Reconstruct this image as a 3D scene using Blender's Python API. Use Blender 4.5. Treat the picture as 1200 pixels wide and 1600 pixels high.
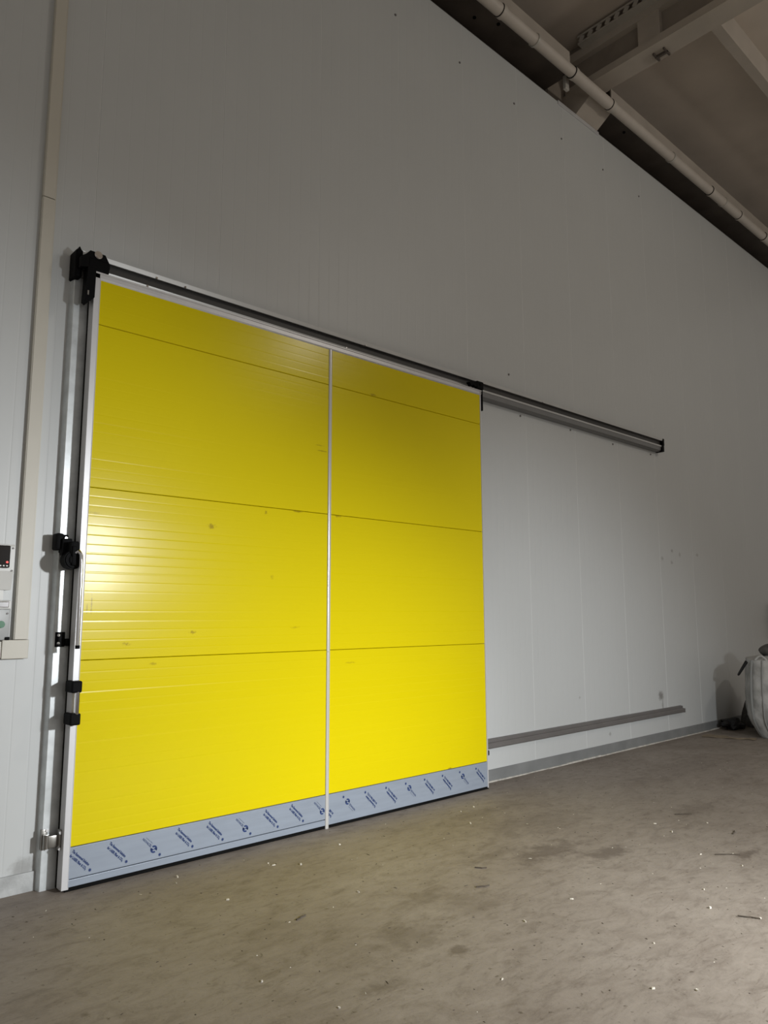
import bpy, bmesh, math, random
from mathutils import Vector, Matrix
random.seed(7)
S = bpy.context.scene
for o in list(bpy.data.objects):
    bpy.data.objects.remove(o)
COL = S.collection

# ------------------------------------------------------------------ camera
F, PITCH, YAW, ROLL = 1156.92, 0.1389, 0.7405, -0.0019
CAM = Vector((-1.5453, -4.2431, 1.4608))
fw = Vector((math.sin(YAW)*math.cos(PITCH), math.cos(YAW)*math.cos(PITCH), math.sin(PITCH)))
rt = Vector((math.cos(YAW), -math.sin(YAW), 0)); up = rt.cross(fw)
r2 = rt*math.cos(ROLL)+up*math.sin(ROLL); u2 = -rt*math.sin(ROLL)+up*math.cos(ROLL)
cd = bpy.data.cameras.new('camera'); cam = bpy.data.objects.new('camera', cd); COL.objects.link(cam)
m = Matrix((r2, u2, -fw)).transposed().to_4x4(); m.translation = CAM
cam.matrix_world = m
cd.sensor_fit = 'HORIZONTAL'; cd.sensor_width = 36.0; cd.lens = F/1200*36
cd.clip_start = 0.05; cd.clip_end = 100
S.camera = cam

# ------------------------------------------------------------------ world, lamps, exposure
S.view_settings.view_transform = 'Standard'; S.view_settings.look = 'None'
S.view_settings.gamma = 1.0; S.view_settings.use_curve_mapping = False
S.view_settings.exposure = 0.0
w = bpy.data.worlds.new('hall'); S.world = w; w.use_nodes = True
w.node_tree.nodes['Background'].inputs[0].default_value = (1.0, 0.93, 0.84, 1)
w.node_tree.nodes['Background'].inputs[1].default_value = 0.28

def lamp(name, loc, aim, power, size, col=(1, 1, 1), spread=math.pi):
    l = bpy.data.lights.new(name, 'AREA'); l.shape = 'DISK'; l.size = size
    l.energy = power; l.color = col; l.spread = spread
    o = bpy.data.objects.new(name, l); COL.objects.link(o)
    o.location = loc
    o.rotation_euler = (Vector(aim)-Vector(loc)).to_track_quat('-Z', 'Y').to_euler()
    return o
def spot(name, loc, aim, power, half, size, col):
    l = bpy.data.lights.new(name, 'SPOT'); l.energy = power; l.color = col
    l.spot_size = math.radians(2*half); l.spot_blend = 1.0; l.shadow_soft_size = size
    o = bpy.data.objects.new(name, l); COL.objects.link(o); o.location = loc
    o.rotation_euler = (Vector(aim)-Vector(loc)).to_track_quat('-Z', 'Y').to_euler()
spot('work_lamp', (2.4, -6.2, 2.25), (-0.7, 0, -1.25), 1330, 45, 0.16, (0.955, 0.985, 1.0))
spot('work_lamp', (3.2, -6.2, 2.25), (4.3, 0, -1.4), 960, 44, 0.16, (0.955, 0.985, 1.0))
lamp('yard_lamp', (-0.4, -6.6, 3.0), (0.4, -3.0, 0.5), 14, 0.4, (0.98, 0.99, 1.0))
pl = bpy.data.lights.new('hall_fill', 'POINT'); pl.energy = 175; pl.color = (1.0, 0.93, 0.83); pl.shadow_soft_size = 0.12  # unseen point light, added as fill to brighten ceiling and beams
po = bpy.data.objects.new('hall_fill', pl); COL.objects.link(po); po.location = (6.3, -6.4, 6.6)

# ------------------------------------------------------------------ materials
def nodes(name):
    mt = bpy.data.materials.new(name); mt.use_nodes = True
    nt = mt.node_tree
    return mt, nt, nt.nodes['Principled BSDF']

def mat(name, col, rough=0.5, metal=0.0, var=0.06, scale=6.0, bump=0.0, bscale=60.0, coat=0.0, stretch=(1, 1, 1), spec=0.5):
    mt, nt, b = nodes(name)
    tc = nt.nodes.new('ShaderNodeTexCoord'); mp = nt.nodes.new('ShaderNodeMapping')
    mp.inputs['Scale'].default_value = stretch
    nt.links.new(tc.outputs['Object'], mp.inputs['Vector'])
    n = nt.nodes.new('ShaderNodeTexNoise'); n.inputs['Scale'].default_value = scale; n.inputs['Detail'].default_value = 6
    nt.links.new(mp.outputs[0], n.inputs['Vector'])
    r = nt.nodes.new('ShaderNodeValToRGB')
    r.color_ramp.elements[0].position = 0.3; r.color_ramp.elements[1].position = 0.7
    r.color_ramp.elements[0].color = tuple(c*(1-var) for c in col)+(1,)
    r.color_ramp.elements[1].color = tuple(min(1, c*(1+var)) for c in col)+(1,)
    nt.links.new(n.outputs['Fac'], r.inputs['Fac'])
    nt.links.new(r.outputs['Color'], b.inputs['Base Color'])
    b.inputs['Roughness'].default_value = rough; b.inputs['Metallic'].default_value = metal
    b.inputs['Coat Weight'].default_value = coat; b.inputs['Specular IOR Level'].default_value = spec
    if bump:
        n2 = nt.nodes.new('ShaderNodeTexNoise'); n2.inputs['Scale'].default_value = bscale; n2.inputs['Detail'].default_value = 4
        nt.links.new(mp.outputs[0], n2.inputs['Vector'])
        bp = nt.nodes.new('ShaderNodeBump'); bp.inputs['Strength'].default_value = bump; bp.inputs['Distance'].default_value = 0.01
        nt.links.new(n2.outputs['Fac'], bp.inputs['Height']); nt.links.new(bp.outputs[0], b.inputs['Normal'])
    return mt

def blotches(mt, spots, col, geo='Position', noise_scale=9.0, wob=0.5):
    """dirt and scuffs with a shape of their own: list of (centre, (rx,ry,rz), strength) in world metres"""
    nt = mt.node_tree; b = nt.nodes['Principled BSDF']
    src = b.inputs['Base Color'].links[0].from_socket
    g = nt.nodes.new('ShaderNodeNewGeometry')
    n = nt.nodes.new('ShaderNodeTexNoise'); n.inputs['Scale'].default_value = noise_scale; n.inputs['Detail'].default_value = 8
    n.inputs['Roughness'].default_value = 0.7
    nt.links.new(g.outputs['Position'], n.inputs['Vector'])
    total = None
    for c, r, st in spots:
        sub = nt.nodes.new('ShaderNodeVectorMath'); sub.operation = 'SUBTRACT'; sub.inputs[1].default_value = c
        nt.links.new(g.outputs['Position'], sub.inputs[0])
        dv = nt.nodes.new('ShaderNodeVectorMath'); dv.operation = 'DIVIDE'; dv.inputs[1].default_value = r
        nt.links.new(sub.outputs[0], dv.inputs[0])
        ln = nt.nodes.new('ShaderNodeVectorMath'); ln.operation = 'LENGTH'; nt.links.new(dv.outputs[0], ln.inputs[0])
        ad = nt.nodes.new('ShaderNodeMath'); ad.operation = 'MULTIPLY_ADD'; ad.inputs[1].default_value = -wob*2.4; ad.inputs[2].default_value = wob*1.2
        nt.links.new(n.outputs['Fac'], ad.inputs[0])
        a2 = nt.nodes.new('ShaderNodeMath'); a2.operation = 'ADD'
        nt.links.new(ln.outputs['Value'], a2.inputs[0]); nt.links.new(ad.outputs[0], a2.inputs[1])
        mr = nt.nodes.new('ShaderNodeMapRange'); mr.interpolation_type = 'SMOOTHSTEP'
        mr.inputs[1].default_value = 0.25; mr.inputs[2].default_value = 1.0; mr.inputs[3].default_value = st; mr.inputs[4].default_value = 0.0
        nt.links.new(a2.outputs[0], mr.inputs[0])
        if total is None: total = mr.outputs[0]
        else:
            mx = nt.nodes.new('ShaderNodeMath'); mx.operation = 'MAXIMUM'
            nt.links.new(total, mx.inputs[0]); nt.links.new(mr.outputs[0], mx.inputs[1]); total = mx.outputs[0]
    mix = nt.nodes.new('ShaderNodeMix'); mix.data_type = 'RGBA'
    nt.links.new(total, mix.inputs['Factor']); nt.links.new(src, mix.inputs['A']); mix.inputs['B'].default_value = col+(1,)
    nt.links.new(mix.outputs['Result'], b.inputs['Base Color'])

M = {}
M['wall'] = mat('wall_sheet', (0.53, 0.545, 0.545), 0.42, var=0.015, scale=1.3, bump=0.03, bscale=350)
blotches(M['wall'], [((6.9, .16, .52), (.09, .1, .07), .75), ((6.93, .16, .40), (.025, .1, .1), .5), ((7.11, .16, 2.15), (.04, .1, .035), .4), ((7.37, .16, 2.255), (.04, .1, .03), .5),
    ((7.57, .16, 2.22), (.03, .1, .05), .4), ((7.35, .16, 2.11), (.04, .1, .03), .4), ((8.06, .16, 2.24), (.05, .1, .03), .4), ((-.14, .16, .12), (.1, .1, .08), .5), ((-.1, .16, .05), (.05, .1, .1), .6), ((5.2, .16, .62), (.02, .1, .02), .4), ((5.75, .16, .2), (.03, .1, .03), .45)],
    (0.16, 0.15, 0.14), noise_scale=26)
M['backing'] = mat('wall_core', (0.12, 0.12, 0.12), 0.8)
M['yellow'] = mat('yellow_sheet', (0.69, 0.565, 0.002), 0.22, var=0.012, scale=1.0, bump=0.05, bscale=3.0, spec=0.17)
blotches(M['yellow'], [((.83, 0, 2.03), (.035, .1, .02), .6), ((.085, 0, 1.53), (.006, .1, .06), .55), ((.06, 0, 1.5), (.005, .1, .05), .45), ((.72, 0, 1.36), (.03, .1, .012), .6), ((.30, 0, 1.30), (.03, .1, .012), .55), ((.47, 0, 1.18), (.03, .1, .01), .4),
    ((1.24, 0, 2.16), (.012, .1, .02), .5), ((1.5, 0, 2.19), (.06, .1, .008), .6), ((1.72, 0, 2.66), (.06, .1, .006), .5), ((1.7, 0, 2.70), (.05, .1, .006), .4), ((1.3, 0, 1.72), (.02, .1, .02), .35), ((1.5, 0, 1.38), (.05, .1, .008), .3), ((2.22, 0, 3.19), (.05, .1, .012), .5), ((1.87, 0, 2.19), (.04, .1, .01), .6),
    ((2.0, 0, 1.12), (.06, .1, .008), .3), ((3.05, 0, .23), (.03, .1, .012), .7), ((.07, 0, 2.05), (.05, .1, .01), .25)], (0.22, 0.13, 0.01), noise_scale=55, wob=1.3)
M['alu'] = mat('anodised_aluminium', (0.60, 0.60, 0.615), 0.38, metal=0.25, var=0.04, scale=9, stretch=(1, 1, .2))
M['galv'] = mat('galvanised_steel', (0.60, 0.63, 0.64), 0.36, metal=0.3, var=0.13, scale=14)
M['track'] = mat('track_metal', (0.20, 0.20, 0.20), 0.38, metal=0.4, var=0.05)
M['bright'] = mat('bright_aluminium', (0.52, 0.52, 0.51), 0.40, metal=0.6, var=0.04)
M['strip'] = mat('cover_strip_metal', (0.56, 0.55, 0.53), 0.24, metal=0.2, var=0.03)
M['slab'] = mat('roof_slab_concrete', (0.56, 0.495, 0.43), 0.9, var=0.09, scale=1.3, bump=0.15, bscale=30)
M['rail'] = mat('rail_metal', (0.16, 0.15, 0.145), 0.5, metal=0.2, var=0.06)
M['black'] = mat('black_plastic', (0.003, 0.003, 0.0035), 0.6, var=0.1, spec=0.08)
M['channel'] = mat('dark_channel', (0.05, 0.048, 0.046), 0.5, metal=0.2, var=0.1)
M['lip'] = mat('lit_panel_lip', (0.66, 0.67, 0.67), 0.4, var=0.02)  # lighter than the wall sheet: light caught on the joints, painted in
M['rubber'] = mat('black_rubber', (0.005, 0.005, 0.005), 0.8, var=0.2, bump=0.2, bscale=40, spec=0.08)
M['chrome'] = mat('chrome', (0.75, 0.75, 0.77), 0.12, metal=1.0, var=0.02)
M['steel'] = mat('brushed_steel', (0.33, 0.32, 0.30), 0.3, metal=0.85, var=0.06)
M['film'] = mat('grey_protective_film', (0.285, 0.325, 0.39), 0.33, metal=0.15, var=0.05, scale=4, stretch=(1, 1, 8))
M['ink'] = mat('blue_print', (0.008, 0.03, 0.13), 0.5, var=0.05)
M['beige'] = mat('beige_plastic', (0.54, 0.515, 0.45), 0.45, var=0.02)
M['greybox'] = mat('grey_plastic_box', (0.36, 0.37, 0.37), 0.4, var=0.03)
M['lightbox'] = mat('pale_plastic_box', (0.60, 0.60, 0.58), 0.4, var=0.02)
M['green'] = mat('green_button', (0.01, 0.13, 0.05), 0.25, var=0.05)
M['flash'] = mat('grey_base_flashing', (0.19, 0.195, 0.195), 0.55, var=0.12, scale=5)
M['seal'] = mat('pale_sealant', (0.48, 0.46, 0.42), 0.8, var=0.25, scale=18)
M['kerb'] = mat('painted_kerb', (0.44, 0.45, 0.45), 0.7, var=0.22, scale=9, bump=0.5, bscale=25)
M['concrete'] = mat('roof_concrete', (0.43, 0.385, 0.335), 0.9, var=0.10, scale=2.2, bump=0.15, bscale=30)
M['shaded_concrete'] = mat('shaded_roof_concrete', (0.26, 0.225, 0.19), 0.9, var=0.15, scale=3, bump=0.2, bscale=30)  # roof concrete with shade painted in, for the beam web and recessed parts
M['edge'] = mat('dark_brown_steel', (0.085, 0.07, 0.058), 0.7, var=0.25, scale=3)  # dark brown tone for the edge beams and beam clamp
M['pvc'] = mat('grey_plastic_pipe', (0.52, 0.475, 0.425), 0.45, var=0.05)
M['tray'] = mat('galvanised_tray', (0.52, 0.5, 0.46), 0.45, metal=0.3, var=0.05)
M['sackcloth'] = mat('dark_sackcloth', (0.10, 0.095, 0.09), 0.9, var=0.3, scale=20, bump=0.5, bscale=40)
M['blackcloth'] = mat('black_sheet', (0.015, 0.015, 0.016), 0.6, var=0.3, scale=12)
M['card'] = mat('brown_cardboard', (0.20, 0.16, 0.11), 0.9, var=0.3, scale=9)
M['chip'] = mat('pale_chip', (0.60, 0.56, 0.48), 0.8, var=0.2, scale=30)
M['crumb'] = mat('dark_crumb', (0.07, 0.055, 0.04), 0.9, var=0.3, scale=30)
M['smoke'] = mat('dark_clear_cover', (0.012, 0.010, 0.010), 0.08, var=0.1)

def floor_mat():
    mt, nt, b = nodes('concrete_floor')
    g = nt.nodes.new('ShaderNodeNewGeometry')
    def noise(scale, det=8, rough=0.6, dist=0.0, sc=(1, 1, 1)):
        mp = nt.nodes.new('ShaderNodeMapping'); mp.inputs['Scale'].default_value = sc; mp.inputs['Rotation'].default_value = (0, 0, 0.5)
        nt.links.new(g.outputs['Position'], mp.inputs['Vector'])
        n = nt.nodes.new('ShaderNodeTexNoise'); n.inputs['Scale'].default_value = scale; n.inputs['Detail'].default_value = det
        n.inputs['Roughness'].default_value = rough; n.inputs['Distortion'].default_value = dist
        nt.links.new(mp.outputs[0], n.inputs['Vector']); return n.outputs['Fac']
    def ramp(fac, stops):
        r = nt.nodes.new('ShaderNodeValToRGB'); e = r.color_ramp.elements
        e[0].position, e[0].color = stops[0][0], stops[0][1]+(1,)
        e[1].position, e[1].color = stops[-1][0], stops[-1][1]+(1,)
        for p, c in stops[1:-1]:
            q = e.new(p); q.color = c+(1,)
        nt.links.new(fac, r.inputs['Fac']); return r.outputs['Color']
    def mix(a, bb, fac, mode='MULTIPLY'):
        x = nt.nodes.new('ShaderNodeMix'); x.data_type = 'RGBA'; x.blend_type = mode
        if isinstance(fac, float): x.inputs['Factor'].default_value = fac
        else: nt.links.new(fac, x.inputs['Factor'])
        nt.links.new(a, x.inputs['A']); nt.links.new(bb, x.inputs['B']); return x.outputs['Result']
    base = ramp(noise(0.9, 6, 0.6, 0.6), [(0.3, (0.200, 0.167, 0.139)), (0.5, (0.242, 0.207, 0.175)), (0.72, (0.276, 0.240, 0.206))])
    fine = ramp(noise(7, 10, 0.75, 0.8, (1, 2.2, 1)), [(0.30, (0.58, 0.55, 0.52)), (0.48, (0.95, 0.95, 0.94)), (0.72, (1.16, 1.16, 1.16))])
    c = mix(base, fine, 0.75)
    sp = ramp(noise(34, 5, 0.6, 0.3), [(0.29, (0.35, 0.32, 0.28)), (0.37, (1, 1, 1)), (0.9, (1, 1, 1))])
    c = mix(c, sp, 0.8)
    scr = ramp(noise(11, 6, 0.7, 2.2, (0.5, 3.0, 1)), [(0.30, (0.55, 0.5, 0.46)), (0.40, (1, 1, 1)), (0.9, (1, 1, 1))])
    c = mix(c, scr, 0.75)
    mot = ramp(noise(3.2, 9, 0.72, 1.2, (1, 1.8, 1)), [(0.34, (0.74, 0.71, 0.69)), (0.50, (1.0, 1.0, 1.0)), (0.7, (1.08, 1.08, 1.08))])
    c = mix(c, mot, 0.7)
    nt.links.new(c, b.inputs['Base Color'])
    b.inputs['Roughness'].default_value = 0.62; b.inputs['Specular IOR Level'].default_value = 0.35
    n2 = noise(22, 8, 0.7)
    bp = nt.nodes.new('ShaderNodeBump'); bp.inputs['Strength'].default_value = 0.35; bp.inputs['Distance'].default_value = 0.006
    nt.links.new(n2, bp.inputs['Height']); nt.links.new(bp.outputs[0], b.inputs['Normal'])
    return mt
M['floor'] = floor_mat()
blotches(M['floor'], [((2.50, -1.33, 0), (.40, .16, .2), .55), ((2.75, -1.6, 0), (.3, .12, .2), .6), ((2.15, -1.15, 0), (.3, .08, .2), .35), ((1.36, -1.36, 0), (.28, .10, .2), .35), ((1.0, -1.62, 0), (.24, .18, .2), .38), ((1.05, -1.88, 0), (.06, .05, .2), .6), ((1.5, -1.55, 0), (.22, .2, .2), .25),
    ((3.35, -2.2, 0), (.25, .05, .2), .6), ((4.16, -1.5, 0), (.4, .15, .2), .3), ((3.0, -.9, 0), (.7, .3, .2), .25), ((.6, -1.9, 0), (.14, .07, .2), .35), ((-.36, -1.3, 0), (.03, .03, .2), .7), ((2.9, -.45, 0), (.5, .12, .2), .28), ((5.5, -.7, 0), (1.0, .3, .2), .25), ((.55, -1.1, 0), (.18, .06, .2), .22)],
    (0.075, 0.055, 0.042), noise_scale=9, wob=1.15)

def bag_mat():
    mt, nt, b = nodes('woven_bag')
    tc = nt.nodes.new('ShaderNodeTexCoord')
    n = nt.nodes.new('ShaderNodeTexNoise'); n.inputs['Scale'].default_value = 5; n.inputs['Detail'].default_value = 6
    nt.links.new(tc.outputs['Object'], n.inputs['Vector'])
    r = nt.nodes.new('ShaderNodeValToRGB'); r.color_ramp.elements[0].color = (.30, .30, .29, 1); r.color_ramp.elements[1].color = (.52, .52, .51, 1)
    r.color_ramp.elements[0].position = .35; r.color_ramp.elements[1].position = .6
    nt.links.new(n.outputs['Fac'], r.inputs['Fac']); nt.links.new(r.outputs[0], b.inputs['Base Color'])
    b.inputs['Roughness'].default_value = .6
    wv = nt.nodes.new('ShaderNodeTexNoise'); wv.inputs['Scale'].default_value = 16; wv.inputs['Detail'].default_value = 3
    nt.links.new(tc.outputs['Object'], wv.inputs['Vector'])
    bp = nt.nodes.new('ShaderNodeBump'); bp.inputs['Strength'].default_value = .5; bp.inputs['Distance'].default_value = .02
    nt.links.new(wv.outputs['Fac'], bp.inputs['Height']); nt.links.new(bp.outputs[0], b.inputs['Normal'])
    return mt
M['bag'] = bag_mat()

# ------------------------------------------------------------------ mesh helpers
class MB:
    def __init__(s): s.bm = bmesh.new()
    def box(s, x0, x1, y0, y1, z0, z1, bev=0.0, rot=None, piv=None):
        t = bmesh.new()
        bmesh.ops.create_cube(t, size=1.0, matrix=Matrix.Translation(((x0+x1)/2, (y0+y1)/2, (z0+z1)/2)) @ Matrix.Diagonal((x1-x0, y1-y0, z1-z0, 1)))
        if bev: bmesh.ops.bevel(t, geom=t.edges[:], offset=bev, segments=2, affect='EDGES', profile=0.5)
        if rot is not None:
            bmesh.ops.transform(t, matrix=Matrix.Translation(piv) @ rot @ Matrix.Translation(-Vector(piv)), verts=t.verts)
        s.merge(t); return s
    def cyl(s, a, b, r, seg=16, r2=None, bev=0.0):
        a, b = Vector(a), Vector(b); d = b-a
        t = bmesh.new()
        bmesh.ops.create_cone(t, cap_ends=True, segments=seg, radius1=r, radius2=r if r2 is None else r2, depth=d.length)
        if bev:
            bmesh.ops.bevel(t, geom=[e for e in t.edges if any(len(f.verts) > 4 for f in e.link_faces)], offset=bev, segments=2, affect='EDGES')
        q = d.to_track_quat('Z', 'Y').to_matrix().to_4x4()
        bmesh.ops.transform(t, matrix=Matrix.Translation((a+b)/2) @ q, verts=t.verts)
        s.merge(t); return s
    def prism(s, pts, d0, d1, axis):
        """closed outline pts extruded along axis; 'x': pts are (y,z); 'z': (x,y); 'y': (x,z)"""
        def P(p, d):
            return {'x': (d, p[0], p[1]), 'z': (p[0], p[1], d), 'y': (p[0], d, p[1])}[axis]
        t = bmesh.new()
        A = [t.verts.new(P(p, d0)) for p in pts]; B = [t.verts.new(P(p, d1)) for p in pts]
        n = len(pts)
        for i in range(n): t.faces.new((A[i], A[(i+1) % n], B[(i+1) % n], B[i]))
        t.faces.new(A[::-1]); t.faces.new(B)
        bmesh.ops.recalc_face_normals(t, faces=t.faces)
        s.merge(t); return s
    def tube(s, path, r, seg=12):
        t = bmesh.new(); rings = []
        P = [Vector(p) for p in path]
        for i, p in enumerate(P):
            d = (P[min(i+1, len(P)-1)]-P[max(i-1, 0)]).normalized()
            q = d.to_track_quat('Z', 'Y').to_matrix()
            rings.append([t.verts.new(p+q @ Vector((r*math.cos(2*math.pi*k/seg), r*math.sin(2*math.pi*k/seg), 0))) for k in range(seg)])
        for a, b in zip(rings, rings[1:]):
            best = min(range(seg), key=lambda o: (a[0].co-b[o].co).length)
            for k in range(seg): t.faces.new((a[k], a[(k+1) % seg], b[(k+1+best) % seg], b[(k+best) % seg]))
        t.faces.new(rings[0][::-1]); t.faces.new(rings[-1])
        bmesh.ops.recalc_face_normals(t, faces=t.faces)
        s.merge(t); return s
    def merge(s, t):
        me = bpy.data.meshes.new('t'); t.to_mesh(me); t.free(); s.bm.from_mesh(me); bpy.data.meshes.remove(me)
    def obj(s, name, mt, parent=None, smooth=False, **props):
        me = bpy.data.meshes.new(name); s.bm.to_mesh(me); s.bm.free()
        me.materials.append(M[mt])
        if smooth:
            for p in me.polygons: p.use_smooth = True
            me.set_sharp_from_angle(angle=math.radians(40))
        return link(name, me, parent, **props)

def link(name, me, parent=None, **props):
    o = bpy.data.objects.new(name, me); COL.objects.link(o)
    if parent:
        o.parent = parent; o.matrix_parent_inverse = parent.matrix_world.inverted()
    for k, v in props.items(): o[k] = v
    return o

def thing(name, loc, label, cat, group=None, kind='thing'):
    o = bpy.data.objects.new(name, None); COL.objects.link(o); o.location = loc
    o.matrix_world = Matrix.Translation(loc)
    o['label'] = label; o['category'] = cat; o['kind'] = kind
    if group: o['group'] = group
    return o

WY = 0.16      # face of the panel wall
WTOP = 7.33
# ------------------------------------------------------------------ setting: floor
MB().box(-7, 15, -11, 0.75, -0.15, 0.0).obj('floor', 'floor', kind='structure')

# wall of vertical sandwich panels
wall = MB().box(-7, 15, WY+0.012, WY+0.14, -0.02, WTOP-0.002).obj('wall_back', 'backing', kind='structure')
def panel_profile(wd):
    y0, yb = WY, WY+0.03
    e = 0.003
    pts = [(0.0004, yb), (0.0004, y0+0.0008), (e, y0)]
    n = 9
    for i in range(1, n):
        c = wd*i/n
        pts += [(c-0.006, y0), (c-0.002, y0+0.0005), (c+0.002, y0+0.0005), (c+0.006, y0)]
    pts += [(wd-0.0065, y0), (wd-0.0055, y0-0.0014), (wd-0.002, y0-0.0014), (wd-0.0004, y0+0.0005), (wd-0.0004, yb)]
    return pts
PW = 0.877
mb = MB().prism([(p[0], p[1]) for p in panel_profile(PW)], 0.10, WTOP, 'z')
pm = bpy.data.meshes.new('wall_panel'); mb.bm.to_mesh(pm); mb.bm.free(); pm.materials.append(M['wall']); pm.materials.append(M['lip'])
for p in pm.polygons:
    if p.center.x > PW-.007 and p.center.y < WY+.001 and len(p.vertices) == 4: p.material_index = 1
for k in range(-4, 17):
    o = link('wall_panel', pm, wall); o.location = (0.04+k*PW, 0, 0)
mb = MB().cyl((0, WY+0.004, 0), (0, WY-0.006, 0), 0.011, 8)
sm = bpy.data.meshes.new('screw'); mb.bm.to_mesh(sm); mb.bm.free(); sm.materials.append(M['rail'])
for x, z in [(4.33, 3.438), (5.21, 3.443), (6.07, 3.421), (6.95, 3.43), (3.505, 6.89), (4.374, 6.883), (5.25, 6.882), (4.16, 3.83), (2.63, 6.89), (6.13, 6.88), (7.0, 6.88)]:
    o = link('screw', sm, wall); o.location = (x, 0, z)
MB().box(5.2, 6.06, WY-0.012, WY+0.03, WTOP-0.035, WTOP+0.012, 0.003).obj('top_flashing', 'alu', wall)
# kerb and base flashing
MB().box(-7, -0.085, WY-0.012, WY+0.02, -0.01, 0.10, 0.004).obj('baseboard_left', 'kerb', kind='structure')
bb = MB().prism([(WY-0.004, 0.105), (WY-0.012, 0.10), (WY-0.012, 0.012), (WY-0.014, -0.01), (WY+0.02, -0.01), (WY+0.02, 0.105)], 3.60, 14.5, 'x').obj('baseboard_right', 'flash', kind='structure')
mb = MB(); x = 3.6
while x < 9.2:
    l = random.uniform(.18, .5); mb.box(x, x+l, WY-0.02-random.uniform(0, .008), WY-0.010, -0.004, 0.008+random.uniform(0, .006), 0.002); x += l-.002
mb.obj('sealant_bead', 'seal', bb)

# ------------------------------------------------------------------ roof
ceil = MB().box(-7, 15, -11, 0.75, 8.30, 8.45).obj('ceiling', 'slab', kind='structure')
for y in (-1.30, -4.3, -7.3):
    MB().prism([(y, 8.31), (y+0.03, 8.05), (y+0.14, 8.05), (y+0.17, 8.31)], 5.86, 14.9, 'x').obj('roof_rib', 'concrete', ceil)
    MB().prism([(y, 8.31), (y+0.03, 8.05), (y+0.14, 8.05), (y+0.17, 8.31)], -6.9, 5.55, 'x').obj('roof_rib', 'concrete', ceil)
mbm = MB()
mbm.prism([(5.585, 7.65), (5.86, 7.65), (5.86, 7.74), (5.78, 7.80), (5.665, 7.80), (5.585, 7.74)], -10.9, 0.30, 'y')
beam = mbm.obj('roof_beam', 'concrete', ceil)
MB().box(5.68, 5.765, -10.9, 0.30, 7.79, 8.31).obj('beam_web', 'shaded_concrete', beam)
MB().box(5.60, 5.85, -10.9, 0.30, 8.06, 8.17).obj('beam_ledge', 'concrete', beam)
MB().box(5.615, 5.70, -0.90, -0.64, 7.74, 8.07, 0.006).obj('stiffener', 'concrete', beam)
mb = MB(); mb.box(5.70, 5.84, -0.90, -0.88, 7.628, 7.655); mb.box(5.70, 5.84, -0.78, -0.76, 7.628, 7.655); mb.box(5.755, 5.785, -0.90, -0.76, 7.622, 7.652)
mb.obj('beam_clamp', 'edge', beam)
# column head and corbel under the beam
MB().box(5.25, 6.03, 0.32, 0.74, 0.2, 8.3).obj('column', 'shaded_concrete', ceil)
MB().prism([(WY, 7.345), (-0.05, 7.49), (-0.05, 7.66), (0.33, 7.66), (0.33, 7.345)], 5.57, 6.03, 'x').obj('corbel', 'concrete', ceil)
# edge beams along the wall top
def edge_beam(x0, x1):
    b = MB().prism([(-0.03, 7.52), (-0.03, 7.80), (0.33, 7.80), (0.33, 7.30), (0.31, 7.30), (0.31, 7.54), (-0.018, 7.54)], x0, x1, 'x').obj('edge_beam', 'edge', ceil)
    MB().prism([(-0.045, 7.50), (-0.045, 7.815), (-0.028, 7.815), (-0.028, 7.50)], x0, x1, 'x').obj('beam_face', 'concrete', b)
    return b
e1 = edge_beam(-6.9, 5.17); e2 = edge_beam(6.05, 14.9)
mb = MB(); mb.box(5.12, 5.19, -0.012, 0.03, 7.36, 7.53, 0.008)
mb.obj('hanging_bracket', 'tray', e1)
mb = MB().cyl((0, 0, 7.545), (0, 0, 7.53), 0.018, 10)
hm = bpy.data.meshes.new('hole_plug'); mb.bm.to_mesh(hm); mb.bm.free(); hm.materials.append(M['black'])
for p, b in [((4.0, .05, 0), e1), ((3.75, .16, 0), e1), ((6.55, .08, 0), e2)]:
    o = link('hole_plug', hm, b); o.location = p
MB().box(-6.9, 14.9, 0.55, 0.74, 7.2, 8.3).obj('parapet', 'shaded_concrete', ceil)

# ------------------------------------------------------------------ overhead pipe
PY, PZ, PR = -0.115, 7.475, 0.062
pipe = thing('overhead_pipe', (5.0, PY, PZ), 'long grey plastic pipe running under the roof along the wall top', 'pipe')
xs = [-6.5, 3.84, 5.12, 5.90, 8.58, 9.55, 10.5, 14.8]
for i, (a, b) in enumerate(zip(xs, xs[1:])):
    MB().cyl((a+.004, PY, PZ), (b-.004, PY, PZ), PR if i % 2 == 0 else PR-.003, 20).obj('pipe_section', 'pvc', pipe, smooth=True)
for x in xs[1:-1]:
    mb = MB().cyl((x-.028, PY, PZ), (x+.028, PY, PZ), PR+.007, 20, bev=.003)
    c = mb.obj('coupling', 'pvc', pipe, smooth=True)
    MB().cyl((x-.036, PY, PZ), (x-.029, PY, PZ), PR+.006, 20).obj('seal_ring', 'black', c, smooth=True)
for x in (4.4, 5.93, 7.4, 9.0):
    mb = MB().box(x-.015, x+.015, PY+PR-.01, -0.044, PZ-.02, PZ+.05); mb.cyl((x-.012, PY, PZ), (x+.012, PY, PZ), PR+.008, 20)
    mb.obj('pipe_clamp', 'tray', pipe, smooth=True)

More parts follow.
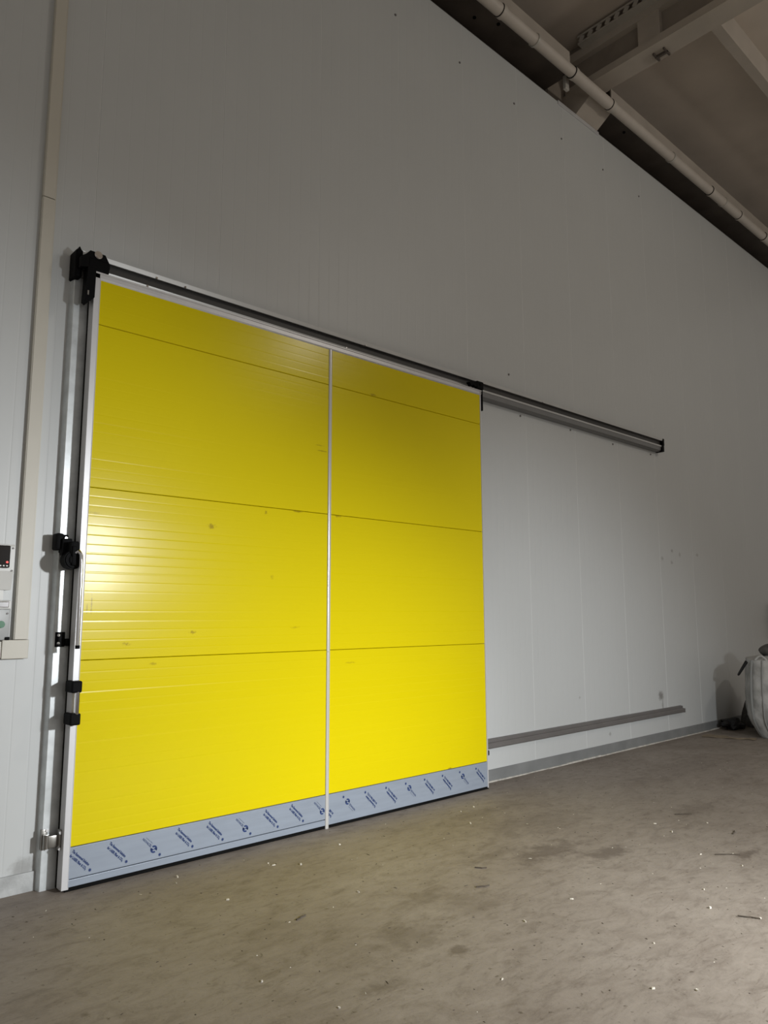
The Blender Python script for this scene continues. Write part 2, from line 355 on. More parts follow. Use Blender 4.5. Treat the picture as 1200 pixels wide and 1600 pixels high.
# cable tray on the beam side
tray = thing('cable_tray', (5.52, -2, 8.2), 'pale perforated metal cable tray along the side of the roof beam', 'cable tray')
mb = MB(); mb.box(5.50, 5.512, -6, 0.05, 8.238, 8.262); mb.box(5.50, 5.512, -6, 0.05, 8.15, 8.172); mb.box(5.512, 5.60, -6, 0.05, 8.15, 8.156)
mb.obj('tray_rails', 'tray', tray)
mb = MB().box(5.501, 5.511, -0.028, 0.028, 8.17, 8.24, rot=Matrix.Rotation(0.5, 4, 'X'), piv=(5.505, 0, 8.2))
rm = bpy.data.meshes.new('rung'); mb.bm.to_mesh(rm); mb.bm.free(); rm.materials.append(M['tray'])
y = 0.0
while y > -5.9:
    o = link('rung', rm, tray); o.location = Vector((0, y, 0))-tray.location + tray.location; y -= 0.115

# ------------------------------------------------------------------ sliding door
DW, DH = 3.54, 3.50
door = thing('sliding_door', (DW/2, 0.03, 0), 'large yellow sliding door with ribbed panels and a printed grey kick strip', 'door')
XL, XM0, XM1, XR = 0.036, 1.776, 1.802, 3.518
ZS = [0.226, 1.2165, 2.197, 3.178, 3.458]
rib_rnd = random.Random(11)
def ribbed(z0, z1, first):
    pts = [(0.05, z0), (0.004, z0), (0.0015, z0+.003)]
    if first < 0.06:
        k = 1; step = 0.0545
        while z0+k*step < z1-0.02:
            c = z0+k*step; d = 0.00010+0.00016*rib_rnd.random(); fl = 1.0 if z0 < 2.1 else 0.4; d *= fl; e0, e1 = fl*rib_rnd.uniform(-.0003, .0003), fl*rib_rnd.uniform(-.0003, .0003)
            pts += [(0.0015+e0, c-.008), (0.0015+d+max(e0, e1), c-.002), (0.0015+d+max(e0, e1), c+.001), (0.0015+e1, c+.005)]; k += 1
    pts += [(0.0015, z1-.003), (0.004, z1), (0.05, z1)]
    return pts
for (x0, x1) in ((XL, XM0+.008), (XM1-.008, XR)):
    for i in range(4):
        MB().prism(ribbed(ZS[i]+.0015, ZS[i+1]-.0015, 0.0), x0, x1, 'x').obj('door_panel', 'yellow', door)
MB().box(XL-.01, XR+.01, 0.045, 0.066, 0.03, DH-.01).obj('door_core', 'rubber', door)
# frame: flat face, inner raised lip
def frame_v(x0, x1, inner):
    mb = MB()
    mb.box(x0, x1, -0.004, 0.066, 0.012, DH, 0.002)
    if inner > 0: mb.prism([(x1-.001, -.004), (x1+.006, .001), (x1+.006, .004), (x1-.001, .004)], 0.012, DH-.04, 'z')
    else: mb.prism([(x0+.001, -.004), (x0-.006, .001), (x0-.006, .004), (x0+.001, .004)], 0.012, DH-.04, 'z')
    return mb.obj('frame_rail', 'alu', door)
frame_v(0.0, 0.034, 1)
mb = MB(); mb.prism([(3.516, .004), (3.519, -.004), (3.529, -.004), (3.531, -.001), (3.536, .012), (DW, .02), (DW, .066), (3.516, .066)], 0.012, DH-.001, 'z')
mb.obj('frame_rail', 'alu', door)
mb = MB(); mb.box(0.002, DW-.002, -0.004, 0.066, DH-.040, DH-.0005, 0.002)
mb.prism([(-.004, DH-.040), (.001, DH-.048), (.004, DH-.048), (.004, DH-.040)], 0.034, 3.52, 'x')
mb.prism([(-.006, DH-.012), (-.009, DH-.008), (-.009, DH-.003), (-.004, DH)], 0.002, DW-.002, 'x')
mb.obj('frame_rail', 'alu', door)
# centre strip: rounded cover profile
pts = [(XM0-.002, .002)]+[(1.789-.015*math.cos(a), -.001-.007*math.sin(a)) for a in [math.pi*k/8 for k in range(9)]]+[(XM1+.002, .002)]
cs = MB().prism(pts, 1.207, DH-.045, 'z').obj('cover_strip', 'strip', door, smooth=True)
MB().prism(pts, -0.0, 1.205, 'z').obj('cover_strip', 'strip', door, smooth=True)
# kick strips with their film
plates = []
mb = MB(); mb.box(XL, XM0+.004, -0.001, 0.045, 0.064, 0.224, 0.0012)
pl1 = mb.obj('kick_plate', 'film', door, label='grey steel strip under printed film')
MB().box(XL, XM0+.004, -0.001, 0.045, 0.022, 0.0585, 0.0012).obj('kick_plate', 'film', door)
mb = MB(); mb.box(XM1-.004, XR, -0.001, 0.045, 0.022, 0.224, 0.0012)
pl2 = mb.obj('kick_plate', 'film', door)
MB().box(0.02, 3.535, 0.001, 0.06, 0.0, 0.0215, 0.003).obj('bottom_seal', 'rubber', door)
MB().box(0.004, 0.034, 0.066, 0.10, 0.004, DH-.03, 0.004).obj('edge_seal', 'rubber', door)

# ---- print on the film
def text_mesh(body, size, length, bold):
    c = bpy.data.curves.new('print', 'FONT'); c.body = body; c.size = size; c.offset = bold; c.resolution_u = 2
    o = bpy.data.objects.new('print', c); COL.objects.link(o)
    dg = bpy.context.evaluated_depsgraph_get()
    me = bpy.data.meshes.new_from_object(o.evaluated_get(dg))
    bpy.data.objects.remove(o); bpy.data.curves.remove(c)
    x0 = min(v.co.x for v in me.vertices); x1 = max(v.co.x for v in me.vertices)
    k = length/(x1-x0)
    for v in me.vertices: v.co.x = (v.co.x-x0)*k
    me.materials.clear(); me.materials.append(M['ink']); me.name = 'printed_text'
    return me
def star_mesh(r):
    bm = bmesh.new(); c = bm.verts.new((0, 0, 0)); n = 24
    vs = [bm.verts.new(((r if i % 2 == 0 else r*.55)*math.cos(2*math.pi*i/n), (r if i % 2 == 0 else r*.55)*math.sin(2*math.pi*i/n), 0)) for i in range(n)]
    for i in range(n): bm.faces.new((c, vs[i], vs[(i+1) % n]))
    me = bpy.data.meshes.new('printed_star'); bm.to_mesh(me); bm.free(); me.materials.append(M['ink']); return me
def logo_mesh(r):
    """ring split in two hooks that leave an N between them"""
    bm = bmesh.new()
    def arc(a0, a1, ri, ro, n=14):
        A = []
        for i in range(n+1):
            a = math.radians(a0+(a1-a0)*i/n)
            A.append((bm.verts.new((ri*math.cos(a), ri*math.sin(a), 0)), bm.verts.new((ro*math.cos(a), ro*math.sin(a), 0))))
        for p, q in zip(A, A[1:]): bm.faces.new((p[0], p[1], q[1], q[0]))
    arc(15, 165, r*.52, r); arc(195, 345, r*.52, r)
    for sgn in (1, -1):
        vs = [bm.verts.new((sgn*x*r, sgn*y*r, 0)) for x, y in ((-.5, .15), (-.5, .62), (-.12, .62), (.12, .02))]
        bm.faces.new(vs if sgn > 0 else vs)
        vs = [bm.verts.new((sgn*x*r, sgn*y*r, 0)) for x, y in ((-.98, .2), (-.72, .66), (-.45, .55), (-.45, .2))]
        bm.faces.new(vs)
    for v in bm.verts: v.co.x = -v.co.x
    bmesh.ops.recalc_face_normals(bm, faces=bm.faces)
    me = bpy.data.meshes.new('printed_emblem'); bm.to_mesh(me); bm.free(); me.materials.append(M['ink']); return me
T1 = text_mesh('The Renowned Solution', .019, .130, .0009)
T2 = text_mesh('for LASER Fiber & CO\u2082', .019, .126, .0009)
T3 = text_mesh('NOVACEL', .018, .074, .0003)
T4 = text_mesh('protective films', .007, .056, .0)
STAR, LOGO = star_mesh(.0105), logo_mesh(.021)
def put(name, me, base, off, ang, parent, zrot=0.0):
    """base=(x,z) on the strip, off=(along,across) in the print's own frame, ang in the wall plane"""
    ca, sa = math.cos(ang), math.sin(ang)
    x = base[0]+off[0]*ca-off[1]*sa; z = base[1]+off[0]*sa+off[1]*ca
    o = link(name, me, parent)
    o.matrix_parent_inverse = Matrix.Identity(4)
    mw = Matrix.Translation((x, -0.0022, z)) @ Matrix.Rotation(math.pi/2, 4, 'X') @ Matrix.Rotation(ang+zrot, 4, 'Z')
    o.matrix_basis = mw if parent is None else (parent.matrix_world.inverted() @ mw)
A45 = math.radians(-44.5)
def print_text(base, ang, parent):
    put('printed_text', T1, base, (0, 0), ang, parent)
    put('printed_text', T2, base, (0.006, -0.0235), ang, parent)
    put('printed_star', STAR, base, (0.154, -0.010), ang, parent)
def print_logo(base, ang, parent):
    put('printed_text', T3, base, (0.0, -0.0165), ang, parent)
    put('printed_text', T4, base, (0.012, 0.004), ang, parent)
    put('printed_emblem', LOGO, base, (0.097, -0.012), ang, parent)
    put('printed_star', STAR, base, (0.150, -0.012), ang, parent)
for k in range(9):
    base = (0.047+0.205*k, 0.203)
    if k % 3 == 2: print_logo((base[0], .198), A45, pl1)
    elif k == 8: pass
    else: print_text(base, A45, pl1)
AR = A45+math.pi
for k in range(-1, 8):
    sx = 1.937+0.205*k            # the star at the upper end
    # star sits at 'along' 0.154 / 0.150 of a print turned half round
    ca, sa = math.cos(AR), math.sin(AR)
    if k in (0, 3, 6):
        o_ = (0.150, -0.012); base = (sx-o_[0]*ca+o_[1]*sa, .187-o_[0]*sa-o_[1]*ca); print_logo(base, AR, pl2)
    elif k == -1:
        o_ = (0.154, -0.010); base = (sx-o_[0]*ca+o_[1]*sa, .187-o_[0]*sa-o_[1]*ca)
        s1 = text_mesh('The Ren', .019, .042, .0009); s2 = text_mesh('for LASER', .019, .046, .0009)
        put('printed_text', s1, base, (0.003, 0), AR, pl2); put('printed_text', s2, base, (0.006, -0.0235), AR, pl2)
    else:
        o_ = (0.154, -0.010); base = (sx-o_[0]*ca+o_[1]*sa, .187-o_[0]*sa-o_[1]*ca); print_text(base, AR, pl2)

# ---- door fittings
# roller hangers
h = MB()
h.box(-0.045, 0.085, -0.012, 0.03, 3.500, 3.575, 0.01)
h.prism([(-0.085, 3.565), (-0.060, 3.585), (-0.035, 3.615), (0.055, 3.612), (0.085, 3.56), (0.085, 3.53), (-0.085, 3.50)], -0.010, 0.03, 'y')
h.prism([(-0.045, 3.51), (0.004, 3.51), (0.002, 3.33), (-0.035, 3.29), (-0.052, 3.30)], -0.014, 0.05, 'y')
hg = h.obj('roller_hanger', 'black', door)
MB().cyl((0.012, -0.020, 3.598), (0.012, 0.02, 3.598), 0.024, 14, bev=.004).obj('hanger_bolt', 'chrome', hg, smooth=True)
MB().box(-0.041, -0.033, -0.0165, -0.012, 3.335, 3.362).obj('adjuster', 'steel', hg)
h = MB(); h.box(3.475, 3.565, -0.012, 0.03, 3.505, 3.580, 0.008); h.prism([(3.37, 3.545), (3.40, 3.515), (3.43, 3.53), (3.46, 3.515), (3.48, 3.53), (3.48, 3.56), (3.39, 3.56)], -0.008, 0.03, 'y')
h.box(3.543, 3.555, -0.008, 0.03, 3.31, 3.51, 0.003)
hg = h.obj('roller_hanger', 'black', door)
MB().cyl((3.515, -0.016, 3.55), (3.515, 0.0, 3.55), 0.012, 10).obj('hanger_bolt', 'rubber', hg)
# lock disc and lever
lk = MB().cyl((-0.036, 0.055, 1.772), (-0.036, -0.026, 1.772), 0.052, 24, bev=.007)
lk.cyl((-0.033, -0.02, 1.772), (-0.033, -0.036, 1.772), 0.030, 20, bev=.004)
lk.box(-0.058, -0.014, -0.032, 0.06, 1.80, 1.875, 0.006)
lk.box(-0.052, -0.026, -0.040, -0.02, 1.74, 1.85, 0.005)
lk.box(-0.085, -0.03, 0.03, 0.075, 1.80, 1.895, 0.006)
lk.box(-0.06, 0.0, 0.02, 0.066, 1.74, 1.86, 0.004)
lock = lk.obj('lock_body', 'black', door, smooth=True)
MB().tube([(-0.030, -0.030, 1.812), (-0.020, -0.052, 1.818), (-0.010, -0.060, 1.80), (-0.007, -0.060, 1.74), (-0.006, -0.060, 1.55), (-0.004, -0.060, 1.30)], 0.0115, 12).obj('lever_handle', 'chrome', lock, smooth=True)
MB().cyl((-0.004, -0.060, 1.302), (-0.0035, -0.060, 1.283), 0.0125, 12).obj('handle_tip', 'black', lock)
# pull grip
for z0, z1 in ((1.045, 1.108), (0.872, 0.935)):
    MB().box(-0.020, 0.038, -0.055, 0.05, z0, z1, 0.008).obj('grip_bracket', 'black', door)
gp = MB().cyl((0.018, -0.042, 0.93), (0.018, -0.042, 1.05), 0.0125, 16).obj('pull_grip', 'chrome', door, smooth=True)
# guide hook near the rail
MB().box(3.545, 3.58, 0.02, 0.07, 0.265, 0.31, 0.008).obj('guide_hook', 'black', door)

# ------------------------------------------------------------------ latch post
post = thing('latch_post', (-0.03, 0.12, 0), 'silver upright post with black latch plates beside the yellow door edge', 'post')
mb = MB(); mb.prism([(-0.088, WY), (-0.079, 0.109), (-0.075, 0.104), (0.05, 0.104), (0.05, WY)], 0.0, 3.52, 'z')
mb.obj('post_profile', 'galv', post)
k1 = MB(); k1.box(-0.112, -0.070, 0.05, 0.126, 1.83, 1.925, 0.010); k1.box(-0.078, -0.040, 0.065, 0.126, 1.815, 1.92, 0.006)
kp = k1.obj('latch_keeper', 'black', post, smooth=True)
for z in (1.90, 1.835): MB().cyl((-0.055, 0.066, z), (-0.055, 0.058, z), 0.007, 10).obj('screw', 'chrome', kp)
k2 = MB(); k2.box(-0.070, -0.018, 0.095, 0.126, 1.29, 1.372, 0.003); k2.box(-0.022, -0.002, 0.07, 0.126, 1.295, 1.335, 0.003)
kp = k2.obj('latch_plate', 'black', post)
for z in (1.355, 1.31): MB().cyl((-0.056, 0.097, z), (-0.056, 0.088, z), 0.008, 10).obj('screw', 'chrome', kp)
hs = MB(); hs.box(-0.082, -0.050, 0.100, 0.126, 0.212, 0.318, 0.003); hs.box(-0.064, 0.000, 0.050, 0.064, 0.228, 0.292, 0.006); hs.cyl((-0.064, 0.072, 0.224), (-0.064, 0.072, 0.296), 0.018, 12); hs.box(-0.012, -0.002, 0.03, 0.066, 0.212, 0.318, 0.002)
hp = hs.obj('guide_hasp', 'steel', post, smooth=True)
for x, y, z in ((-0.055, .100, .312), (-0.055, .100, .218), (-0.008, .03, .305), (-0.008, .03, .222)):
    MB().cyl((x, y+.002, z), (x, y-.007, z), 0.008, 10).obj('screw', 'chrome', hp)
MB().cyl((-0.070, 0.126, 0.192), (-0.070, 0.115, 0.192), 0.006, 10).obj('screw', 'chrome', post)

# ------------------------------------------------------------------ top track
trk = thing('sliding_track', (3.6, 0.1, 3.6), 'long grey metal sliding track above the yellow door', 'track')
prof = [(WY, 3.476), (0.105, 3.476), (0.084, 3.486), (0.078, 3.528), (0.082, 3.546), (0.135, 3.548), (0.135, 3.612), (0.08, 3.612), (0.08, 3.634), (WY, 3.636)]
MB().prism(prof, -0.056, 7.14, 'x').obj('track_profile', 'track', trk)
MB().box(-0.054, 7.13, 0.104, 0.1345, 3.549, 3.611).obj('roller_channel', 'channel', trk)
MB().prism([(0.067, 3.637), (0.0735, 3.610), (0.083, 3.610), (0.083, 3.638)], -0.056, 7.14, 'x').obj('track_lip', 'bright', trk)
MB().prism([(0.069, 3.546), (0.073, 3.530), (0.082, 3.528), (0.082, 3.549)], -0.056, 7.14, 'x').obj('track_lip', 'bright', trk)
ec = MB(); ec.box(-0.096, -0.054, 0.048, WY, 3.4580, 3.6310, 0.010); ec.prism([(-0.088, 3.6260), (-0.074, 3.6540), (-0.06, 3.6310)], 0.06, 0.12, 'y')
ec.obj('end_cap', 'black', trk)
ec = MB(); ec.box(7.10, 7.142, 0.066, WY, 3.5510, 3.6410, 0.006); ec.box(7.072, 7.125, 0.062, WY, 3.4710, 3.5540, 0.006)
ec.obj('end_cap', 'black', trk)
for x in (0.42, 0.62, 2.2, 4.6): MB().cyl((x, 0.074, 3.6140), (x, 0.066, 3.6140), 0.007, 8).obj('screw', 'chrome', trk)
for x in (0.36, 2.0): MB().box(x-.007, x+.007, 0.066, 0.075, 3.5340, 3.5480, 0.002).obj('rivet', 'chrome', trk)

# ------------------------------------------------------------------ lower rail
rail = thing('guide_rail', (5.5, 0.13, 0.34), 'dark grey guide rail low on the wall beside the yellow door', 'rail')
MB().prism([(WY, 0.295), (0.115, 0.295), (0.105, 0.303), (0.105, 0.335), (0.113, 0.342), (0.128, 0.345), (0.128, 0.368), (WY, 0.372)], 3.62, 7.36, 'x').obj('rail_profile', 'rail', rail)
MB().box(7.345, 7.37, 0.100, WY, 0.293, 0.34, 0.002).obj('rail_end', 'rail', rail)

# ------------------------------------------------------------------ cable trunking
tr = thing('cable_trunking', (-0.25, 0.13, 1.3), 'beige plastic cable trunking climbing the wall beside the switch boxes', 'trunking')
TX0, TX1, TY = -0.279, -0.207, 0.127
def duct(z0, z1):
    mb = MB(); mb.box(TX0, TX1, TY+.004, WY, z0, z1); mb.box(TX0+.004, TX1-.004, TY, TY+.006, z0, z1, 0.0015)
    return mb.obj('trunking_length', 'beige', tr)
duct(1.335, 3.925); duct(3.930, 7.3)
MB().box(TX1-.001, TX1+.006, TY+.012, WY, 1.335, 7.3).obj('side_lip', 'beige', tr)
mb = MB(); mb.box(-0.337, -0.200, TY-.003, WY, 1.232, 1.333, 0.003)
mb.obj('corner_piece', 'beige', tr)
MB().box(-1.4, -0.339, TY, WY, 1.238, 1.326, 0.002).obj('trunking_length', 'beige', tr)

# ------------------------------------------------------------------ switch boxes
bx = thing('switch_box', (-0.43, 0.1, 1.72), 'pale switch box with a dark clear cover beside the beige trunking', 'switch box')
mb = MB(); mb.prism([(WY, 1.60), (WY, 1.842), (0.03, 1.842), (0.025, 1.83), (0.025, 1.70), (0.05, 1.60)], -0.60, -0.332, 'x')
mb.obj('box_body', 'lightbox', bx)
MB().box(-0.585, -0.357, 0.006, 0.028, 1.715, 1.834, 0.006).obj('clear_cover', 'smoke', bx)
for x, z in ((-0.341, 1.822), (-0.341, 1.702)): MB().cyl((x, .027, z), (x, .021, z), 0.005, 8).obj('screw', 'rail', bx)
for x in (-0.372, -0.388, -0.404, -0.42): MB().box(x-.004, x+.004, .003, .008, 1.722, 1.729).obj('marker', 'lightbox', bx)
mb = MB().cyl((-0.372, 0.008, 1.745), (-0.372, 0.002, 1.745), 0.006, 10)
red, nt, b = nodes('red_indicator'); b.inputs['Base Color'].default_value = (.5, .02, .02, 1); b.inputs['Emission Color'].default_value = (1, .12, .1, 1); b.inputs['Emission Strength'].default_value = .9
nz = nt.nodes.new('ShaderNodeTexNoise'); nz.inputs['Scale'].default_value = 40
rr = nt.nodes.new('ShaderNodeValToRGB'); rr.color_ramp.elements[0].color = (.4, .01, .01, 1); rr.color_ramp.elements[1].color = (.6, .03, .03, 1)
nt.links.new(nz.outputs['Fac'], rr.inputs['Fac']); nt.links.new(rr.outputs[0], b.inputs['Base Color']); M['red'] = red
mb.obj('indicator_lamp', 'red', bx)
MB().box(-0.52, -0.365, 0.06, WY, 1.545, 1.605).obj('cable_neck', 'lightbox', bx)
b2 = thing('switch_box', (-0.43, 0.1, 1.44), 'grey switch box with a green button under the pale box', 'switch box')
mb = MB(); mb.box(-0.60, -0.328, 0.035, WY, 1.335, 1.545, 0.010)
mb.obj('box_body', 'greybox', b2, smooth=True)
MB().box(-0.58, -0.333, 0.020, 0.037, 1.498, 1.543, 0.004).obj('cover_frame', 'lightbox', b2)
MB().box(-0.565, -0.345, 0.012, 0.024, 1.506, 1.538, 0.004).obj('clear_cover', 'chrome', b2)
MB().cyl((-0.375, 0.036, 1.418), (-0.375, 0.020, 1.418), 0.019, 18, bev=.004).obj('push_button', 'green', b2, smooth=True)
MB().cyl((-0.345, 0.036, 1.475), (-0.345, 0.03, 1.475), 0.005, 8).obj('screw', 'rail', b2)
MB().box(-0.350, -0.328, 0.028, 0.04, 1.335, 1.352, 0.003).obj('corner_catch', 'black', b2)

# ------------------------------------------------------------------ bulk bag and things beside it
bag = thing('bulk_bag', (8.3, -0.75, 0), 'big white woven bulk bag full and bulging on the floor by the wall', 'bag')
ux = Vector((0.912, 0.41, 0)); uy = Vector((0.41, -0.912, 0)); c0 = Vector((7.79, -0.50, 0)); SZ = 0.92; HT = 0.92
def bagpt(u, v, t):
    """u,v in 0..1 across the footprint, t height 0..1; bulges at mid height, rounds in at the foot"""
    k = 1+0.05*math.sin(math.pi*min(1, t*1.05))-0.22*max(0, (0.28-t)/0.28)**1.6-0.02*max(0, (t-.85)/.15)
    p = c0+ux*SZ*(0.5+(u-.5)*k)+uy*SZ*(0.5+(v-.5)*k); p.z = HT*t
    return p
bm = bmesh.new(); N, NZ = 10, 16
loop = [(i/N, 0) for i in range(N)]+[(1, i/N) for i in range(N)]+[(1-i/N, 1) for i in range(N)]+[(0, 1-i/N) for i in range(N)]
def soft(u, v):   # rounded corners
    du, dv = u-.5, v-.5; r = (abs(du)**7+abs(dv)**7)**(1/7)
    s = .5/max(r, 1e-6); return .5+du*s*(1 if r > .5 else 1), .5+dv*s
rings = []
for j in range(NZ+1):
    t = j/NZ; ring = []
    for i, (u, v) in enumerate(loop):
        su, sv = soft(u, v)
        p = bagpt(su, sv, t); p += (p-(c0+ux*SZ/2+uy*SZ/2)).normalized()*random.uniform(-.008, .008)*Vector((1, 1, 0)).length
        p.z = HT*t
        ring.append(bm.verts.new(p))
    rings.append(ring)
for a, b_ in zip(rings, rings[1:]):
    for k in range(len(a)): bm.faces.new((a[k], a[(k+1) % len(a)], b_[(k+1) % len(a)], b_[k]))
cen = c0+ux*SZ/2+uy*SZ/2
top = bm.verts.new(cen+Vector((0, 0, HT+.05))); mid = []
for v in rings[-1]: mid.append(bm.verts.new(v.co.lerp(top.co, .45)+Vector((0, 0, .02+random.uniform(-.012, .012)))))
n = len(mid)
for k in range(n):
    bm.faces.new((rings[-1][k], rings[-1][(k+1) % n], mid[(k+1) % n], mid[k])); bm.faces.new((mid[k], mid[(k+1) % n], top))
bm.faces.new(rings[0][::-1])
bmesh.ops.recalc_face_normals(bm, faces=bm.faces)
mb = MB(); mb.merge(bm); mb.obj('bag_body', 'bag', bag, smooth=True)
def seam(uv, out, wd, name, mt):
    bm = bmesh.new(); rows = []
    for j in range(NZ+1):
        t = max(.02, j/NZ)
        u, v = soft(*uv); p = bagpt(u, v, t)
        nrm = Vector(out); side = Vector((-nrm.y, nrm.x, 0))
        p = p+nrm*.010
        rows.append([bm.verts.new(p-side*wd/2), bm.verts.new(p+nrm*.006), bm.verts.new(p+side*wd/2), bm.verts.new(p-nrm*.012)])
    for a, b_ in zip(rows, rows[1:]):
        for k in range(4): bm.faces.new((a[k], a[(k+1) % 4], b_[(k+1) % 4], b_[k]))
    bmesh.ops.recalc_face_normals(bm, faces=bm.faces)
    mb = MB(); mb.merge(bm); return mb.obj(name, mt, bag)
seam((0.02, 0.02), tuple((-ux-uy).normalized()), .035, 'corner_seam', 'greybox')
for v in (.16, .30, .44): seam((0, v), tuple(-ux), .012, 'seam_line', 'greybox')
def loopstrap(a, b_, h, lean):
    a, b_ = Vector(a), Vector(b_); path = []
    for i in range(13):
        t = i/12; p = a.lerp(b_, t); p.z += h*math.sin(math.pi*t); p += Vector(lean)*math.sin(math.pi*t); path.append(p)
    return path
q = bagpt(.1, .0, .97); q2 = bagpt(.35, 0, .97)
MB().tube(loopstrap(q-uy*.01, q2-uy*.01, -.16, -uy*.10), .013, 8).obj('lifting_loop', 'blackcloth', bag, smooth=True)
q = bagpt(.02, .08, 1.0); q2 = bagpt(.02, .22, 1.0)
MB().tube(loopstrap(q, q2, .05, (0, 0, 0)), .012, 8).obj('lifting_loop', 'bag', bag, smooth=True)

def lump(name, c, rad, mt, parent=None, seed=1, sub=3, amp=.12, **props):
    rnd = random.Random(seed); bm = bmesh.new(); bmesh.ops.create_icosphere(bm, subdivisions=sub, radius=1)
    ph = [Vector((rnd.uniform(-1, 1), rnd.uniform(-1, 1), rnd.uniform(-1, 1))).normalized() for _ in range(9)]
    for v in bm.verts:
        k = 1+amp*sum(math.sin(3.2*v.co.dot(p)*2+i) for i, p in enumerate(ph))/4
        v.co = Vector((v.co.x*rad[0]*k, v.co.y*rad[1]*k, v.co.z*rad[2]*k))
        v.co += Vector(c)
        v.co.z = max(v.co.z, c[2]-rad[2]*.8)
    mb = MB(); mb.merge(bm); return mb.obj(name, mt, parent, smooth=True, **props)
t = thing('black_bundle', (8.2, -.72, .95), 'dark rolled bundle lying on top of the white bulk bag', 'bundle')
lump('bundle_body', (8.16, -.66, 1.03), (.13, .16, .085), 'sackcloth', t, 3, amp=.08)
lump('bundle_knot', (8.12, -.58, 1.03), (.035, .03, .03), 'blackcloth', t, 5, 2)
t = thing('slumped_sack', (8.95, -.18, 0), 'dark grey half-empty sack slumped between the bulk bag and the wall', 'sack')
bm = bmesh.new()
prf = [(.24, 0), (.27, .05), (.25, .16), (.20, .30), (.13, .42), (.06, .52), (.02, .60)]
rg = []
for r, z in prf:
    rg.append([bm.verts.new((8.93+r*.8*math.cos(a)+z*.10+.012*math.sin(5*a+z*9), -.12+r*.75*math.sin(a), z)) for a in [2*math.pi*i/24 for i in range(24)]])
for a, b_ in zip(rg, rg[1:]):
    for k in range(24): bm.faces.new((a[k], a[(k+1) % 24], b_[(k+1) % 24], b_[k]))
bm.faces.new(rg[0][::-1]); bm.faces.new(rg[-1]); bmesh.ops.recalc_face_normals(bm, faces=bm.faces)
mb = MB(); mb.merge(bm); mb.obj('sack_body', 'sackcloth', t, smooth=True)
lump('sack_knot', (8.99, -.12, .60), (.035, .03, .03), 'blackcloth', t, 8, 2)
MB().tube([(8.76, -.20, .42), (8.74, -.22, .52), (8.80, -.22, .62), (8.86, -.20, .60), (8.82, -.22, .5)], .012, 8).obj('tie_strap', 'blackcloth', t, smooth=True)
o = lump('black_sheet', (8.42, .0, .06), (.16, .11, .075), 'blackcloth', None, 12, amp=.35, kind='thing')
o['label'] = 'crumpled black plastic sheet on the floor in front of the slumped sack'; o['category'] = 'sheet'
bm = bmesh.new(); nx, ny = 14, 5; g = []
for i in range(nx+1):
    r = []
    for j in range(ny+1):
        u, v = i/nx, j/ny
        p = Vector((7.50, -.02, 0)).lerp(Vector((7.72, -.56, 0)), u)+Vector((.20, .06, 0))*v*(0.6+.4*math.sin(u*7))
        p.z = .006+.008*abs(math.sin(u*9+v*4)); r.append(p)
    g.append(r)
V0 = [[bm.verts.new(p) for p in r] for r in g]; V1 = [[bm.verts.new(p+Vector((0, 0, -.006))) for p in r] for r in g]
for i in range(nx):
    for j in range(ny):
        bm.faces.new((V0[i][j], V0[i+1][j], V0[i+1][j+1], V0[i][j+1])); bm.faces.new((V1[i][j+1], V1[i+1][j+1], V1[i+1][j], V1[i][j]))
for i in range(nx):
    bm.faces.new((V1[i][0], V1[i+1][0], V0[i+1][0], V0[i][0])); bm.faces.new((V0[i][ny], V0[i+1][ny], V1[i+1][ny], V1[i][ny]))
for j in range(ny):
    bm.faces.new((V0[0][j], V0[0][j+1], V1[0][j+1], V1[0][j])); bm.faces.new((V1[nx][j], V1[nx][j+1], V0[nx][j+1], V0[nx][j]))
bmesh.ops.recalc_face_normals(bm, faces=bm.faces)
mb = MB(); mb.merge(bm); o = mb.obj('cardboard_sheet', 'card', None, kind='thing')
o['label'] = 'torn brown cardboard lying on the floor at the foot of the bulk bag'; o['category'] = 'cardboard'
t = thing('wall_bracket', (10.5, .1, 1.5), 'black upright strip on the wall above the white bulk bag', 'bracket')
MB().box(10.36, 10.50, .09, WY, 1.10, 1.62, .01).obj('bracket_plate', 'black', t)
MB().box(10.40, 10.46, .04, .092, 1.30, 1.42, .01).obj('bracket_hook', 'black', t)

# ------------------------------------------------------------------ chips and crumbs on the floor
chips = [(.259, -1.534), (.361, -1.902), (.526, -.27), (.574, -.191), (1.214, -.488), (1.084, -.337), (1.09, -.389), (1.625, -.347), (1.178, -1.055), (.61, -.677), (1.519, -1.89), (2.612, -.595), (2.979, -.308),
         (2.808, -.329), (1.928, -1.881), (2.566, -2.286), (3.854, -1.724), (1.751, -2.429), (.988, -2.177), (2.338, -2.422), (2.39, -2.642), (3.107, -2.268), (3.136, -2.007), (3.28, -2.14), (1.363, -2.628), (1.478, -2.754), (3.567, -1.48), (3.462, -1.659)]
def chip_mesh(seed, l, wd, hh):
    rnd = random.Random(seed); bm = bmesh.new()
    n = 7; A = []; B = []
    for i in range(n):
        a = 2*math.pi*i/n; k = rnd.uniform(.7, 1.15)
        A.append(bm.verts.new((l*k*math.cos(a), wd*k*math.sin(a), 0))); B.append(bm.verts.new((l*.8*k*math.cos(a), wd*.8*k*math.sin(a), hh*rnd.uniform(.7, 1.2))))
    for i in range(n): bm.faces.new((A[i], A[(i+1) % n], B[(i+1) % n], B[i]))
    bm.faces.new(A[::-1]); bm.faces.new(B)
    me = bpy.data.meshes.new('wood_chip'); bm.to_mesh(me); bm.free(); return me
variants = [chip_mesh(s, l, wd, hh) for s, l, wd, hh in ((1, .014, .008, .009), (2, .010, .009, .008), (3, .020, .006, .006), (4, .012, .007, .012))]
for me in variants: me.materials.append(M['chip'])
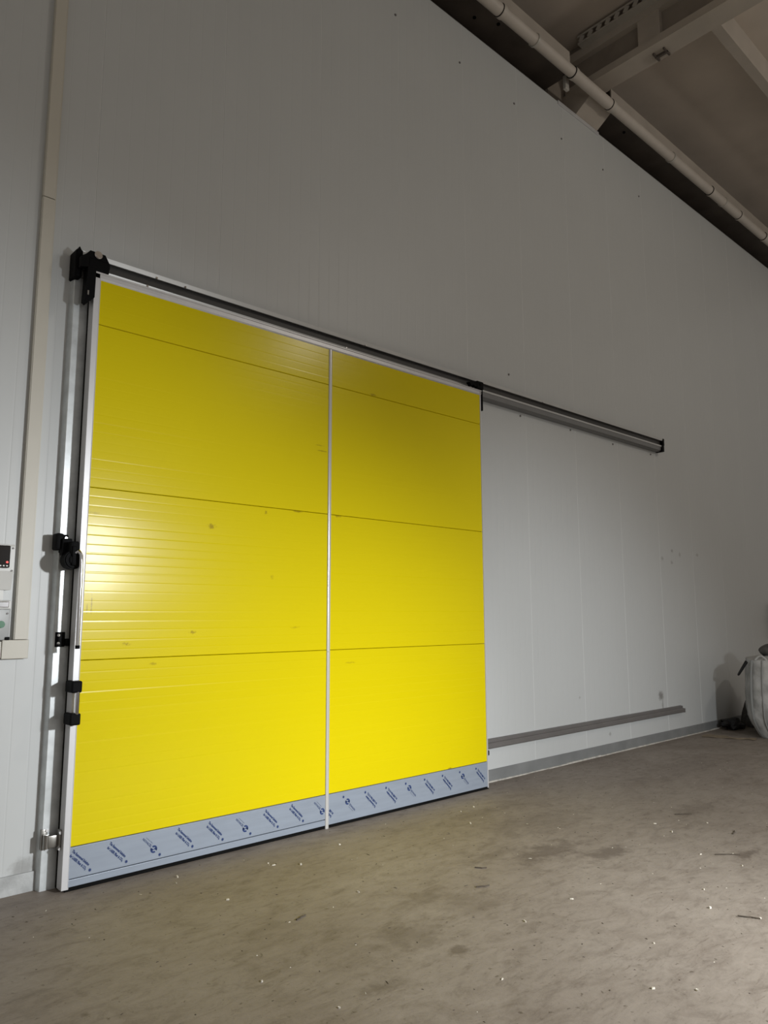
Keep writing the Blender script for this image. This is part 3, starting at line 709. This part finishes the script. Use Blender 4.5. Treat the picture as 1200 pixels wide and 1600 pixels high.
for i, (x, y) in enumerate(chips):
    o = link('floor_chip', variants[i % 4], None, kind='thing', label='small pale chip of rubbish lying on the bare concrete floor', category='chip', group='pale chips scattered on the floor')
    o.location = (x, y, 0); o.rotation_euler = (0, 0, random.uniform(0, 6.28)); s_ = random.uniform(.5, .85); o.scale = (s_, s_, s_)
def twig_mesh(seed):
    rnd = random.Random(seed); P = [Vector((-.5, 0, .004))]
    for i in range(5): P.append(P[-1]+Vector((.2, rnd.uniform(-.05, .05), rnd.uniform(-.002, .003)*1.0)))
    mb = MB().tube([(p.x*.1, p.y*.1, .0035) for p in P], .0035, 5)
    me = bpy.data.meshes.new('twig'); mb.bm.to_mesh(me); mb.bm.free(); me.materials.append(M['crumb']); return me
tw = [twig_mesh(3), twig_mesh(4)]
for i, (x, y, l, a) in enumerate([(3.25, -2.12, 1.5, -.7), (1.73, -1.45, .8, -.4), (2.36, -2.6, 1.0, -1.0), (3.75, -1.95, .9, .3), (3.95, -1.5, 1.3, -.6), (1.95, -1.25, .7, -.8), (.75, -1.12, .7, .4)]):
    o = link('dry_twig', tw[i % 2], None, kind='thing', label='short dark twig lying on the bare concrete floor', category='twig', group='dark twigs lying on the floor')
    o.location = (x, y, 0); o.rotation_euler = (0, 0, a); o.scale = (l, 1, 1)
def scatter(name, mt, n, smin, smax, seed, xr, yr):
    rnd = random.Random(seed); mb = MB(); bm = mb.bm
    for _ in range(n):
        x = rnd.uniform(*xr); y = rnd.uniform(*yr)
        if y > -0.02 and x < 3.6: continue
        l = rnd.uniform(smin, smax)*(2.2 if rnd.random() < .15 else 1); wd = rnd.uniform(smin, smax)*.6; a = rnd.uniform(0, 6.28); hh = rnd.uniform(.3, .7)*smin
        ca, sa = math.cos(a), math.sin(a)
        B = [bm.verts.new((x+ca*p*l-sa*q_*wd, y+sa*p*l+ca*q_*wd, 0)) for p, q_ in ((-1, -.6), (.8, -1), (1, .7), (-.7, 1))]
        T = bm.verts.new((x, y, hh*1.5)); T2 = bm.verts.new((x+ca*l*.4, y+sa*l*.4, hh*1.2))
        bm.faces.new((B[0], B[1], T2, T)); bm.faces.new((B[1], B[2], T2)); bm.faces.new((B[2], B[3], T, T2)); bm.faces.new((B[3], B[0], T))
    return mb.obj(name, mt, None, kind='stuff')
o = scatter('floor_crumbs', 'crumb', 420, .003, .008, 5, (-.6, 7), (-3.2, .1)); o['label'] = 'dark crumbs and grit strewn over the concrete floor'; o['category'] = 'crumbs'
o = scatter('pale_crumbs', 'chip', 120, .003, .006, 6, (-.3, 6.5), (-3.2, .1)); o['label'] = 'tiny pale crumbs strewn over the concrete floor'; o['category'] = 'crumbs'
